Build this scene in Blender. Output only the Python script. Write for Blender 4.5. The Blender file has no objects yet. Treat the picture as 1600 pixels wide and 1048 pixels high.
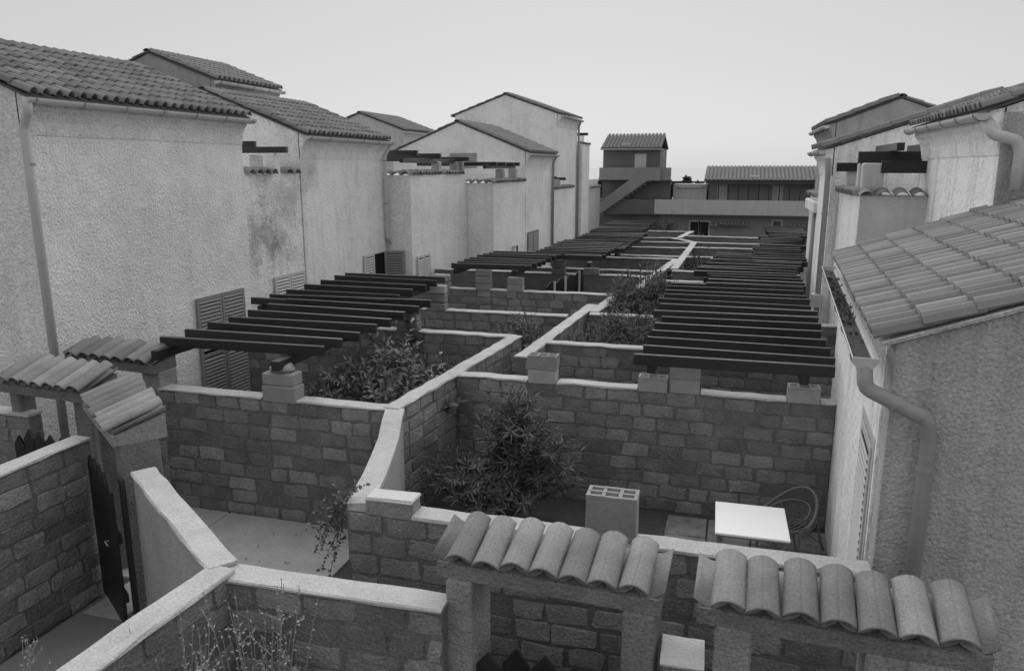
import bpy, math, random
from mathutils import Vector, Matrix
random.seed(7)
R=math.radians
sc=bpy.context.scene
col=sc.collection
# ------------------------------------------------------------------ camera
cd=bpy.data.cameras.new('camera'); cam=bpy.data.objects.new('camera',cd); col.objects.link(cam)
cam.location=(0,0,5.0); cam.rotation_euler=(R(90-12.316),0,R(16.336))
cd.sensor_fit='HORIZONTAL'; cd.sensor_width=36; cd.lens=27.0; cd.clip_start=.1; cd.clip_end=30000
sc.camera=cam
# ------------------------------------------------------------------ world and sun (grey: the photograph is black and white)
SUN_EL,SUN_AZ=42,-12        # azimuth from +Y (the street's far end), negative = left
w=bpy.data.worlds.new('World'); sc.world=w; w.use_nodes=True
nt=w.node_tree; nt.nodes.clear()
sky=nt.nodes.new('ShaderNodeTexSky'); sky.sky_type='NISHITA'; sky.sun_disc=False
sky.sun_elevation=R(SUN_EL); sky.sun_rotation=R(SUN_AZ); sky.dust_density=1.0; sky.air_density=1.0; sky.ozone_density=1.0
bw=nt.nodes.new('ShaderNodeRGBToBW'); bg=nt.nodes.new('ShaderNodeBackground'); wo=nt.nodes.new('ShaderNodeOutputWorld')
nt.links.new(sky.outputs[0],bw.inputs[0])
ov=nt.nodes.new('ShaderNodeMath'); ov.operation='MULTIPLY_ADD'; ov.inputs[1].default_value=.13; ov.inputs[2].default_value=2.15   # thin even overcast over the clear sky
nt.links.new(bw.outputs[0],ov.inputs[0]); nt.links.new(ov.outputs[0],bg.inputs[0]); nt.links.new(bg.outputs[0],wo.inputs[0])
bg.inputs[1].default_value=.15
sd=bpy.data.lights.new('sun','SUN'); sd.energy=1.5; sd.angle=R(100); sd.color=(1,1,1)
so=bpy.data.objects.new('sun',sd); col.objects.link(so)
so.rotation_euler=(R(-(90-SUN_EL)),0,R(-SUN_AZ))
so.location=(0,20,30)
vs=sc.view_settings; vs.view_transform='Standard'; vs.look='None'; vs.gamma=1; vs.use_curve_mapping=False; vs.exposure=0.5
# ------------------------------------------------------------------ materials
def mat(name,base,rough=.85,var=.25,vscale=3.0,bump=.0,bscale=40.,objvar=0.,streak=0.,fine=0.,spec=.25,stain=None,edge=0.,speck=0.,bdist=.02,grain_axis=None,blotch=0.):
    """grey procedural material: large mottling, fine grain, optional drip streaks, per-object variation and bump"""
    m=bpy.data.materials.new(name); m.use_nodes=True; t=m.node_tree; N=t.nodes; L=t.links
    b=N['Principled BSDF']; b.inputs['Roughness'].default_value=rough; b.inputs['Specular IOR Level'].default_value=spec
    tc=N.new('ShaderNodeTexCoord'); geo=N.new('ShaderNodeNewGeometry')
    pos=geo.outputs['Position']
    def math_(op,a,c=None,cl=False):
        n=N.new('ShaderNodeMath'); n.operation=op; n.use_clamp=cl
        for i,v in enumerate((a,c)):
            if v is None: continue
            if isinstance(v,(int,float)): n.inputs[i].default_value=v
            else: L.new(v,n.inputs[i])
        return n.outputs[0]
    def noise(scale,detail=5,vec=pos,rough_=.6):
        n=N.new('ShaderNodeTexNoise'); n.inputs['Scale'].default_value=scale; n.inputs['Detail'].default_value=detail; n.inputs['Roughness'].default_value=rough_
        L.new(vec,n.inputs['Vector']); return n.outputs['Fac']
    def mapped(sx,sy,sz):
        mp=N.new('ShaderNodeMapping'); mp.inputs['Scale'].default_value=(sx,sy,sz); L.new(pos,mp.inputs['Vector']); return mp.outputs[0]
    v=math_('MULTIPLY_ADD',math_('SUBTRACT',noise(vscale),.5),2*var); 
    fac=math_('ADD',v,1.0)
    if blotch: fac=math_('MULTIPLY',fac,math_('ADD',math_('MULTIPLY',math_('SUBTRACT',noise(.55,8,rough_=.68),.5),2*blotch),1.0))
    if fine: fac=math_('MULTIPLY',fac,math_('ADD',math_('MULTIPLY',math_('SUBTRACT',noise(bscale*1.3,3),.5),2*fine),1.0))
    if streak:
        s=noise(1.0,4,mapped(5,5,.35)); s=math_('MULTIPLY',math_('SUBTRACT',s,.48,True),streak*4,True)
        fac=math_('MULTIPLY',fac,math_('SUBTRACT',1.0,s))
    if speck:
        n=N.new('ShaderNodeTexVoronoi'); n.inputs['Scale'].default_value=28; L.new(pos,n.inputs['Vector'])
        s=math_('MULTIPLY',math_('LESS_THAN',n.outputs['Distance'],.16),speck); fac=math_('MULTIPLY',fac,math_('SUBTRACT',1.0,s))
    if stain:   # list of (centre, radius, strength): weathering patches with their own place on the wall
        for c,r,k in stain:
            d=N.new('ShaderNodeVectorMath'); d.operation='DISTANCE'; L.new(pos,d.inputs[0]); d.inputs[1].default_value=c
            g=math_('SUBTRACT',1.0,math_('DIVIDE',d.outputs['Value'],r),True)
            g=math_('MULTIPLY',math_('SUBTRACT',math_('ADD',g,math_('MULTIPLY',math_('SUBTRACT',noise(2.6,7),.5),1.5)),.30,True),k*2.2,True)
            fac=math_('MULTIPLY',fac,math_('SUBTRACT',1.0,math_('MULTIPLY',g,.42)))
    if objvar:
        oi=N.new('ShaderNodeObjectInfo'); fac=math_('MULTIPLY',fac,math_('ADD',math_('MULTIPLY',math_('SUBTRACT',oi.outputs['Random'],.5),2*objvar),1.0))
    valn=math_('MULTIPLY',fac,base)
    c=N.new('ShaderNodeCombineColor'); [L.new(valn,c.inputs[i]) for i in range(3)]
    L.new(c.outputs[0],b.inputs['Base Color'])
    if bump:
        bn=N.new('ShaderNodeBump'); bn.inputs['Strength'].default_value=bump; bn.inputs['Distance'].default_value=bdist
        h=math_('ADD',noise(bscale,4,pos if not grain_axis else mapped(*grain_axis)),math_('MULTIPLY',noise(bscale*.22,3),.8))
        L.new(h,bn.inputs['Height']); L.new(bn.outputs[0],b.inputs['Normal'])
    return m
M={}
M['plaster']=mat('plaster',.62,.95,.16,4.1,1.0,23,streak=.09,fine=.6,bdist=.04,blotch=.42)
M['plaster_stained']=mat('plaster_stained',.63,.95,.16,4.1,1.0,23,streak=.16,fine=.6,bdist=.04,blotch=.45,stain=[((-10.3,16.1,4.0),1.5,.55),((-10.3,14.9,3.5),1.3,.6),((-10.3,15.7,3.2),1.1,.55),((-10.3,15.2,4.7),.7,.6),((-10.3,17.3,4.9),.7,.6)])
M['plaster_right']=mat('plaster_right',.70,.95,.16,3.3,1.0,17,streak=.3,fine=.55,bdist=.04,grain_axis=(1,1,.35),blotch=.25)
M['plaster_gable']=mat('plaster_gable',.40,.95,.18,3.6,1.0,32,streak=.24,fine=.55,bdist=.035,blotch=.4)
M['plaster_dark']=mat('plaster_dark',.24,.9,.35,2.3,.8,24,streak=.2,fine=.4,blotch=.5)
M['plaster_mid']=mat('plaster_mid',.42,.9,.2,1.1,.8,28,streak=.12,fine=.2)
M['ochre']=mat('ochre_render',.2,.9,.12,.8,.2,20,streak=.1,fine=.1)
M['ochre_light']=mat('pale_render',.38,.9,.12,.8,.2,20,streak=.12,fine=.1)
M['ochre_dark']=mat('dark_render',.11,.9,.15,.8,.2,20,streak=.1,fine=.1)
M['block']=mat('concrete_block',.20,.95,.6,4.0,1.0,36,objvar=.30,fine=.6,bdist=.035,blotch=.5)
M['mortar']=mat('mortar',.14,.95,.55,4.0,1.0,36,fine=.55,bdist=.025,blotch=.3)
M['block_pale']=mat('pale_block',.26,.95,.28,5.0,.8,60,objvar=.2,fine=.35,bdist=.012)
M['cap']=mat('painted_coping',.35,.9,.36,5.0,1.0,45,fine=.5,blotch=.35,speck=.0,bdist=.01)
M['cap_rough']=mat('rough_mortar_top',.48,.9,.2,9.0,.9,45,fine=.2,bdist=.02)
M['render_wall']=mat('smooth_wall_render',.27,.9,.3,2.5,.8,18,streak=.14,fine=.3,blotch=.3)
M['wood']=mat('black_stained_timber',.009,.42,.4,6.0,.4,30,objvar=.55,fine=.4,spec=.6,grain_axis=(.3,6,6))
M['wood_top_sheen']=mat('timber_sky_sheen',.06,.6,.5,9.0,.4,30,objvar=.4,fine=.4,spec=.5)  # lighter timber colour standing in for sky reflected on beam tops
M['wood_grey']=mat('weathered_timber',.16,.8,.3,6.0,.4,30,fine=.3)
M['tile']=mat('clay_tile',.185,.85,.45,5.0,.9,50,objvar=.24,fine=.45,speck=.22,blotch=.35,spec=.3,bdist=.006)
M['tile_r']=mat('grey_clay_tile',.19,.85,.3,3.0,.5,60,objvar=.25,fine=.25,bdist=.008)
M['tile_old']=mat('weathered_clay_tile',.15,.85,.25,2.0,.3,60,objvar=.25,fine=.2,bdist=.008)
M['tile_dark']=mat('roof_underlay',.075,.95,.2,3.0,.2,40)
M['zinc']=mat('zinc_sheet',.40,.5,.2,4.0,.15,30,streak=.15,fine=.1,spec=.5)
M['zinc_dark']=mat('dull_zinc_pipe',.24,.6,.2,4.0,.2,30,streak=.2,fine=.1,spec=.4)
M['shutter']=mat('grey_painted_shutter',.19,.6,.12,5.0,.1,40,fine=.08)
M['shutter_pale']=mat('pale_painted_shutter',.40,.6,.12,5.0,.1,40,fine=.08)
M['dark']=mat('dark_opening',.01,.9,.2,3.0)
M['glass']=mat('window_glass',.02,.08,.1,3.0,spec=.6)
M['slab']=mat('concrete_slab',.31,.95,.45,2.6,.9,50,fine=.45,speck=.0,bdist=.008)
M['slab_dark']=mat('darker_concrete',.17,.95,.3,1.6,.5,40,fine=.25,bdist=.008)  # concrete in a darker grey than the yard slabs
M['soil']=mat('dry_soil',.07,1,.45,3.0,1.0,18,fine=.4,bdist=.05)
M['lichen']=mat('lichened_paving',.2,1,.95,3.2,.8,24,fine=.4,bdist=.02)
M['table']=mat('white_table_top',.80,.5,.06,4.0,fine=.05,spec=.4)
M['rattan']=mat('rattan_cane',.12,.6,.2,8.0,.2,60,fine=.1,spec=.4)
M['stem_dry']=mat('dry_stalk',.22,.9,.3,6.0)
M['stem']=mat('plant_stem',.07,.8,.3,6.0)
M['sea']=mat('sea_water',.33,.6,.05,.01,.0,spec=.2)
M['trash']=mat('white_paint',.75,.6,.05,4.0)
def leafmat(name,base,rough=.42,var=.5):
    m=mat(name,base,rough,var,9.0,spec=.4)
    b=m.node_tree.nodes['Principled BSDF']; 
    return m
M['leaf_laurel']=leafmat('laurel_leaf',.115,.34); M['leaf_oleander']=leafmat('oleander_leaf',.11,.45); M['leaf_dry']=leafmat('dry_weed',.30,.8); M['leaf_far']=leafmat('far_foliage',.07,.8)
# ------------------------------------------------------------------ helpers
class MB:
    def __init__(s): s.v=[]; s.f=[]; s.smooth=set()
    def add(s,vs,fs):
        o=len(s.v); s.v+= [tuple(p) for p in vs]; s.f+=[tuple(i+o for i in f) for f in fs]; return s
    def box(s,x0,x1,y0,y1,z0,z1):
        return s.add([(x0,y0,z0),(x1,y0,z0),(x1,y1,z0),(x0,y1,z0),(x0,y0,z1),(x1,y0,z1),(x1,y1,z1),(x0,y1,z1)],[(0,3,2,1),(4,5,6,7),(0,1,5,4),(1,2,6,5),(2,3,7,6),(3,0,4,7)])
    def bevbox(s,x0,x1,y0,y1,z0,z1,b=.01,j=0.):
        cx,cy,cz=(x0+x1)/2,(y0+y1)/2,(z0+z1)/2; hx,hy,hz=(x1-x0)/2,(y1-y0)/2,(z1-z0)/2
        vs=[];idx={}
        for sx in(-1,1):
            for sy in(-1,1):
                for sz in(-1,1):
                    for a in range(3):
                        p=[hx,hy,hz]; 
                        for k in range(3):
                            if k!=a: p[k]-=b
                        jj=[random.uniform(-j,j) for _ in range(3)]
                        idx[(sx,sy,sz,a)]=len(vs); vs.append((cx+sx*p[0]+jj[0],cy+sy*p[1]+jj[1],cz+sz*p[2]+jj[2]))
        fs=[]
        g=lambda *q: idx[q]
        for sg in(-1,1):
            fs.append((g(sg,-1,-1,0),g(sg,1,-1,0),g(sg,1,1,0),g(sg,-1,1,0))[::sg])
            fs.append((g(-1,sg,-1,1),g(-1,sg,1,1),g(1,sg,1,1),g(1,sg,-1,1))[::sg])
            fs.append((g(-1,-1,sg,2),g(1,-1,sg,2),g(1,1,sg,2),g(-1,1,sg,2))[::sg])
        for a in(-1,1):
            for c in(-1,1):
                fs.append((g(-1,a,c,1),g(-1,a,c,2),g(1,a,c,2),g(1,a,c,1)))
                fs.append((g(a,-1,c,0),g(a,1,c,0),g(a,1,c,2),g(a,-1,c,2)))
                fs.append((g(a,c,-1,0),g(a,c,1,0),g(a,c,1,1),g(a,c,-1,1)))
                for d in(-1,1): fs.append((g(a,c,d,0),g(a,c,d,1),g(a,c,d,2)))
        return s.add(vs,fs)
    def prism(s,pts,a,b,axis='y'):
        """polygon pts (2D) extruded from a to b; axis y: pts=(x,z); axis x: pts=(y,z); axis z: pts=(x,y)"""
        n=len(pts); mk={'y':lambda p,t:(p[0],t,p[1]),'x':lambda p,t:(t,p[0],p[1]),'z':lambda p,t:(p[0],p[1],t)}[axis]
        vs=[mk(p,a) for p in pts]+[mk(p,b) for p in pts]
        fs=[tuple(range(n)),tuple(range(2*n-1,n-1,-1))]+[(i,i+n,(i+1)%n+n,(i+1)%n) for i in range(n)]
        return s.add(vs,fs)
    def tube(s,path,r,n=8,cap=True,r1=None):
        path=[Vector(p) for p in path]; rings=[]; m=len(path)
        up=Vector((0,0,1)); prev=None
        o=len(s.v); vs=[]; fs=[]
        for i,p in enumerate(path):
            d=((path[min(i+1,m-1)]-path[max(i-1,0)])).normalized()
            if prev is None:
                a=d.cross(up) if abs(d.z)<.95 else d.cross(Vector((1,0,0)))
            else: a=prev-d*prev.dot(d)
            a.normalize(); prev=a; b=d.cross(a)
            rr=r if r1 is None else r+(r1-r)*i/(m-1)
            for k in range(n):
                t=2*math.pi*k/n; vs.append(p+a*math.cos(t)*rr+b*math.sin(t)*rr)
        for i in range(m-1):
            for k in range(n): fs.append((i*n+k,i*n+(k+1)%n,(i+1)*n+(k+1)%n,(i+1)*n+k))
        if cap: fs+= [tuple(range(n))[::-1],tuple(range((m-1)*n,m*n))]
        return s.add(vs,fs)
    def xf(s,mx):
        s.v=[tuple(mx@Vector(p)) for p in s.v]; return s
    def mesh(s,name,m=None,smooth=False):
        me=bpy.data.meshes.new(name); me.from_pydata(s.v,[],s.f); 
        if m: me.materials.append(M[m] if isinstance(m,str) else m)
        import bmesh as _b
        bm=_b.new(); bm.from_mesh(me); _b.ops.recalc_face_normals(bm,faces=bm.faces); bm.to_mesh(me); bm.free()
        if smooth: me.polygons.foreach_set('use_smooth',[True]*len(me.polygons))
        me.update(); return me
def place(name,me,parent=None,loc=(0,0,0),rot=(0,0,0),scale=None):
    o=bpy.data.objects.new(name,me); col.objects.link(o); o.parent=parent; o.location=loc; o.rotation_euler=rot
    if scale: o.scale=scale
    return o
def part(name,mb,m,parent,loc=(0,0,0),rot=(0,0,0),smooth=False): return place(name,mb.mesh(name,m,smooth),parent,loc,rot)
def tag(o,label=None,cat=None,group=None,kind=None):
    if label: o['label']=label
    if cat: o['category']=cat
    if group: o['group']=group
    if kind: o['kind']=kind
    return o
def thing(name,label,cat,loc,rz=0,group=None):
    o=bpy.data.objects.new(name,None); col.objects.link(o); o.location=loc; o.rotation_euler=(0,0,rz); o.empty_display_size=.2
    return tag(o,label,cat,group)
def copy_tree(o,parent=None):
    c=o.copy(); col.objects.link(c); c.parent=parent
    for ch in list(o.children): copy_tree(ch,c)
    return c
# ------------------------------------------------------------------ ground
g=MB(); n=24
for i in range(n+1):
    for j in range(n+1): g.v.append((-150+300*i/n,-60+150*j/n,0))
for i in range(n):
    for j in range(n): a=i*(n+1)+j; g.f.append((a,a+n+1,a+n+2,a+1))
tag(part('ground',g,'soil',None),'bare dry soil under the courtyards',None,None,'structure')
s=MB().box(-9000,9000,60,16000,-9.5,-9); tag(part('sea',s,'sea',None),'pale sea beyond the houses reaching the horizon',None,None,'structure')
# courtyard paving: concrete slabs with open joints
pv=tag(thing('courtyard_paving','light concrete slabs of the small yard behind the left gate',None,(-5.4,7.2,0)),kind='structure')
for (x0,x1,y0,y1) in ((-7.9,-6.96,7.0,8.93),(-6.94,-4.6,7.62,8.93),(-6.94,-3.9,6.2,7.6),(-5.0,-1.9,4.75,6.18),(-3.6,-1.9,6.2,6.3)):
    part('slab',MB().bevbox(x0+5.4,x1+5.4,y0-7.2,y1-7.2,-.03,.03+random.uniform(0,.008),.008),'slab',pv)
pd=tag(thing('passage_paving','darker grey concrete floor of the passage beside the left gate',None,(-5.5,4.5,0)),kind='structure')
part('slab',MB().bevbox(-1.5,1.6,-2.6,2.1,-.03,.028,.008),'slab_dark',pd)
lp=tag(thing('lichened_paving','patchy lichened stone paving under the white table',None,(.3,9.3,0)),kind='structure')
for i in range(4):
    for j in range(5):
        x=-1.05+i*.58; y=-1.7+j*.62
        part('paving_stone',MB().bevbox(x+.01,x+.57,y+.01,y+.61,-.03,.02+random.uniform(0,.012),.012,.006),'lichen',lp)
# ------------------------------------------------------------------ block walls
BL,BH=.425,.2
def block_mesh(L,T,H,k):
    rnd=random.Random(k); mb=MB(); n=12
    hx,hz=L/2,H/2
    base=[(-hx,-hz*.75),(-hx*.92,-hz),(-hx*.3,-hz),(hx*.3,-hz),(hx*.92,-hz),(hx,-hz*.75),(hx,hz*.75),(hx*.92,hz),(hx*.3,hz),(-hx*.3,hz),(-hx*.92,hz),(-hx,hz*.75)]
    out=[(x*1.02+rnd.uniform(-.018,.014),z*1.05+rnd.uniform(-.016,.012)) for x,z in base]
    for sgn in(-1,1):
        o=len(mb.v)
        for x,z in out: mb.v.append((x,sgn*(T/2-.012),z))
        for x,z in out: mb.v.append((x*.965+rnd.uniform(-.006,.006),sgn*(T/2+.004+rnd.uniform(-.005,.005)),z*.92+rnd.uniform(-.004,.004)))
        mb.v.append((rnd.uniform(-.04,.04),sgn*(T/2+.008+rnd.uniform(-.002,.002)),rnd.uniform(-.02,.02)))
        for i in range(n):
            j=(i+1)%n; mb.f.append((o+i,o+j,o+n+j,o+n+i)); mb.f.append((o+n+i,o+n+j,o+2*n))
    return mb.mesh('block','block',False)
BLOCKS={}
def blk(L,T=.2):
    key=(round(L,2),T)
    if key not in BLOCKS: BLOCKS[key]=[block_mesh(L-.035,T,BH-.03,hash(key)%999+i) for i in range(5)]
    return random.choice(BLOCKS[key])
def cap_mesh(L,W,th,m='cap',jit=.007,bend=None):
    """painted mortar coping, slightly uneven"""
    mb=MB(); n=max(2,int(L/.22)); prof=[(-W/2,-th),(-W/2,-.012),(-W/2+.014,0),(W/2-.014,0),(W/2,-.012),(W/2,-th)]
    for i in range(n+1):
        x=L*i/n; dy=random.uniform(-jit,jit); dz=random.uniform(-jit,jit)
        for (y,z) in prof: mb.v.append((x+random.uniform(-.002,.002),y+dy+random.uniform(-jit,jit),z+dz))
    k=len(prof)
    for i in range(n):
        for j in range(k): mb.f.append((i*k+j,(i+1)*k+j,(i+1)*k+(j+1)%k,i*k+(j+1)%k))
    mb.f+=[tuple(range(k)),tuple(range(n*k,n*k+k))]
    return mb.mesh('coping',m)
WN=[0]
def wall(label,p0,p1,h,T=.2,blocks=True,capw=.25,gaps=(),core='mortar',group=None,zmin=0,name='block_wall',capm='cap'):
    """block wall from p0 to p1 (local x runs along it), blocks one by one, painted coping left out over gaps"""
    WN[0]+=1; dz=.0013*(WN[0]%9)
    d=Vector((p1[0]-p0[0],p1[1]-p0[1])); L=d.length; rz=math.atan2(d.y,d.x)
    r=thing(name,label,'wall',(p0[0],p0[1],0),rz,group)
    top=h-.022
    part('mortar_core',MB().box(0,L,-T/2+.007,T/2-.007,-.05,top),core,r)
    if blocks:
        rows=int(round(top/BH)); bh=top/rows
        for k in range(rows):
            if (k+1)*bh<zmin: continue
            x=-(BL*random.uniform(.3,.6)) if k%2 else -random.uniform(0,.1)
            while x<L-.05:
                l=BL*random.choice((1,1,1,.92,.95,1.1,.68,1.05,.82)); a=max(x,0); b=min(x+l,L)
                if b-a>.13 and random.random()>.05:
                    o=place('block',blk(round(b-a,2) if b-a<l-.01 or b-a!=BL else BL,T),r,((a+b)/2,random.uniform(-.005,.005),(k+.5)*bh+random.uniform(-.008,.008)),(0,random.uniform(-.02,.02),0 if random.random()<.5 else math.pi))
                x+=l
    segs=[]; x=0
    for a,b in sorted(gaps):
        if a>x+.02: segs.append((x,a))
        x=b
    if x<L-.02: segs.append((x,L))
    for a,b in segs:
        if capw: place('coping',cap_mesh(b-a,capw,.03,capm),r,(a,0,h+dz))
    return r
def solid_block(parent,x,y,z,lx=.42,ly=.2,lz=.2,m='block_pale',rz=0,hollow=True):
    """one hollow concrete block of a wall-top pillar, cell mouths upward"""
    mb=MB()
    if hollow:
        xs=[-lx/2,-lx/2+.03,-lx/6-.015,-lx/6+.015,lx/6-.015,lx/6+.015,lx/2-.03,lx/2]; ys=[-ly/2,-ly/2+.03,-.012,.012,ly/2-.03,ly/2]
        mb.bevbox(-lx/2,lx/2,-ly/2,ly/2,-lz/2,lz/2-.035,.008,.003)
        for i in range(7):
            for j in range(5):
                if i%2==1 and j%2==1: continue
                mb.box(xs[i],xs[i+1],ys[j],ys[j+1],lz/2-.034,lz/2+random.uniform(-.003,.004))
    else: mb.bevbox(-lx/2,lx/2,-ly/2,ly/2,-lz/2,lz/2,.02,.006)
    return part('pillar_block',mb,m,parent,(x,y,z),(0,0,rz))
# ------------------------------------------------------------------ tiles
def tile_mesh(wd,ln,ht,th=.012,seg=6,taper=.9,groove=False,m='tile',name='tile',mx=None,k=0):
    """arched cover tile: x across, y up the slope, lower end wider"""
    mb=MB(); rnd=random.Random(k)
    us=[-1+2*i/seg for i in range(seg+1)]
    if groove: us=sorted(us+[-.05,.05])
    rows=[0,ln] if not groove else [0,ln*.03,ln*.5,ln]
    k_=len(us); rings=[]
    for yi,y in enumerate(rows):
        t=1-(1-taper)*y/ln
        for s in(0,1):
            for u in us:
                x=u*wd/2*t; z=ht*t*(math.cos(u*math.pi/2)**.75 if abs(u)<1 else 0)
                if groove and abs(u)<.01: z-=.005
                if s: x*=1-2*th/wd; z-=th
                mb.v.append((x,y,z+ (rnd.uniform(-.0015,.0015))))
    R_=2*k_
    for i in range(len(rows)-1):
        for j in range(k_-1):
            a=i*R_+j; mb.f.append((a,a+1,a+R_+1,a+R_)); a+=k_; mb.f.append((a+1,a,a+R_,a+R_+1))
        for j in(0,k_-1): a=i*R_+j; mb.f.append((a,a+R_,a+R_+k_,a+k_))
    for i in(0,len(rows)-1):
        for j in range(k_-1): a=i*R_+j; mb.f.append((a,a+1,a+k_+1,a+k_))
    if mx: mb.xf(mx)
    return mb.mesh(name,m,groove)
def channel_mesh(wd,ln,dp,th=.012,seg=6,m='tile'):
    mb=MB(); us=[-1+2*i/seg for i in range(seg+1)]; k=seg+1
    for y in(0,ln):
        for s in(0,1):
            for u in us: mb.v.append((u*wd/2*(1+.0*s),y,-dp*math.cos(u*math.pi/2)-th*s))
    R_=2*k
    for j in range(seg):
        mb.f+=[(j,j+1,R_+j+1,R_+j),(k+j+1,k+j,R_+k+j,R_+k+j+1),(j,j+1,k+j+1,k+j),(R_+j,R_+j+1,R_+k+j+1,R_+k+j)]
    for j in(0,seg): mb.f.append((j,R_+j,R_+k+j,k+j))
    return mb.mesh('channel_tile',m,True)
# ------------------------------------------------------------------ houses
def slope_matrix(s,sl):
    """tile frame for a slope that rises in local x direction s: x(across)->y, y(up)->(s*cos,0,sin)"""
    a=math.atan(sl); up=Vector((s*math.cos(a),0,math.sin(a))); ac=Vector((0,-s,0)); nn=ac.cross(up)
    return Matrix((ac,up,nn)).transposed().to_4x4(), up, nn
def tile_field(roof,s,sl,y0,y1,xe,ze,run,pitch=.21,row=.36,joined=False,ht=.06,m='tile_old',maxrows=None,wf=.84):
    mx,up,nn=slope_matrix(s,sl); slen=run*math.hypot(1,sl); rows=int(math.ceil(slen/row)); cols=int((y1-y0)/pitch); p=(y1-y0)/cols
    if maxrows: rows=min(rows,maxrows)
    vars_=[tile_mesh(p*wf,row*1.16,ht,th=.018,seg=4 if joined else 6,m=m,mx=mx,k=i) for i in range(1 if joined else 4)]
    if not joined:
        for r in range(rows):
            for c in range(cols):
                b=Vector((xe,y0+(c+.5)*p,ze))+up*(min(r*row,slen-row*1.16)+random.uniform(-.012,.0))+nn*(.012+ .004*(r%2)+random.uniform(0,.006)) 
                b+=Vector((0,random.uniform(-.006,.006),0))
                # each row rests on the row below: lift its lower end
                o=place('tile',random.choice(vars_),roof,b+nn*.028,(0,s*.055,random.uniform(-.014,.014)))
    else:
        src=vars_[0]; mb=MB(); vv=[v.co.copy() for v in src.vertices]; ff=[tuple(f.vertices) for f in src.polygons]
        lift=Matrix.Rotation(s*.05,4,'Y')
        for r in range(rows):
            for c in range(cols):
                b=Vector((xe,y0+(c+.5)*p,ze))+up*(min(r*row,slen-row*1.16)+random.uniform(-.015,.0))+nn*(.04+random.uniform(0,.008))
                mb.add([lift@v+b for v in vv],ff)
        tag(place('tile',mb.mesh('tile',m),roof),kind='stuff')
def gutter(parent,x,y0,y1,z,s,r=.075,bracket=.85):
    """half-round zinc gutter along y with brackets; s = direction of the house body"""
    mb=MB(); n=8
    prof=[(x+math.cos(math.pi+math.pi*i/n)*r,z+math.sin(math.pi+math.pi*i/n)*r) for i in range(n+1)]
    prof+=[(x+math.cos(2*math.pi-math.pi*i/n)*(r-.008),z+math.sin(2*math.pi-math.pi*i/n)*(r-.008)) for i in range(n+1)]
    mb.prism(prof,y0,y1)
    g_=part('gutter',mb,'zinc',parent)
    for y in(y0,y1):
        e=MB(); e.prism([(x+math.cos(math.pi+math.pi*i/n)*(r+.004),z+math.sin(math.pi+math.pi*i/n)*(r+.004)) for i in range(n+1)],y-.006,y+.006); part('gutter_end',e,'zinc',g_)
    k=max(2,int((y1-y0)/bracket))
    for i in range(k+1):
        y=y0+.12+(y1-y0-.24)*i/k; e=MB()
        pr=[(x+math.cos(math.pi+math.pi*q/n)*(r+.012),z+math.sin(math.pi+math.pi*q/n)*(r+.012)) for q in range(n+1)]+[(x+math.cos(2*math.pi-math.pi*q/n)*(r+.002),z+math.sin(2*math.pi-math.pi*q/n)*(r+.002)) for q in range(n+1)]
        e.prism(pr,y-.012,y+.012); part('bracket',e,'zinc_dark',g_)
    return g_
def shutter_leaf(parent,y0,y1,z0,z1,x,out,m,solid_below=None,slat=.075,name='shutter',swing=0,t=.04):
    """louvred shutter leaf lying in the plane x, facing out (+1/-1 in x)"""
    fr=.07; rt=thing_part(name,parent,(x,y0,z0),swing)
    w=y1-y0; h=z1-z0; m_=MB()
    a,b=(0,t*out) if out>0 else (t*out,0)
    m_.box(a,b,0,fr,0,h); m_.box(a,b,w-fr,w,0,h)
    mids=[(0,fr*1.3),(h-fr,h)]
    if solid_below: mids.append((solid_below-z0-fr/2,solid_below-z0+fr/2))
    for q in mids: m_.box(a,b,fr,w-fr,q[0],q[1])
    me=m_.mesh('shutter_frame',m); rt.data=me if rt.type=='MESH' else None
    z=fr*1.3+.02
    sl=MB(); 
    ang=.55
    d=.055*min(1,t/.03)
    o_=.014*min(1,t/.04)
    sl.prism([(out*o_,0),(out*(o_+d*math.sin(ang)),-d*math.cos(ang)),(out*(d*math.sin(ang)+o_+.008),-d*math.cos(ang)+.006),(out*(o_+.008),.006)],0,w-2*fr)
    sme=sl.mesh('slat',m)
    while z<h-fr-.03:
        if not(solid_below and abs(z-(solid_below-z0))<fr*.7): place('slat',sme,rt,(0,fr,z+.04))
        z+=slat
    part('shutter_back',MB().box(-.004 if out>0 else .001,-.001 if out>0 else .004,fr,w-fr,fr,h-fr),'dark',rt)
    return rt
def thing_part(name,parent,loc,rz=0):
    o=bpy.data.objects.new(name,bpy.data.meshes.new(name)); col.objects.link(o); o.parent=parent; o.location=loc; o.rotation_euler=(0,0,rz); return o
def drainpipe(parent,path,r=.05,m='zinc_dark',clips=()):
    # rounds the corners of the path
    P=[Vector(p) for p in path]; Q=[P[0]]
    for i in range(1,len(P)-1):
        a=(P[i-1]-P[i]).normalized(); b=(P[i+1]-P[i]).normalized(); d=.035
        for t in(0,.5,1): Q.append(P[i]+a*d*(1-t)**1+b*d*t if t!=.5 else P[i]+(a+b)*d*.30)
    Q.append(P[-1])
    o=part('drainpipe',MB().tube(Q,r,12),m,parent,smooth=True)
    for c in clips:
        part('pipe_clip',MB().tube([(c[0],c[1],c[2]-.02),(c[0],c[1],c[2]+.02)],r+.012,12),'zinc_dark',o)
    return o
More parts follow.
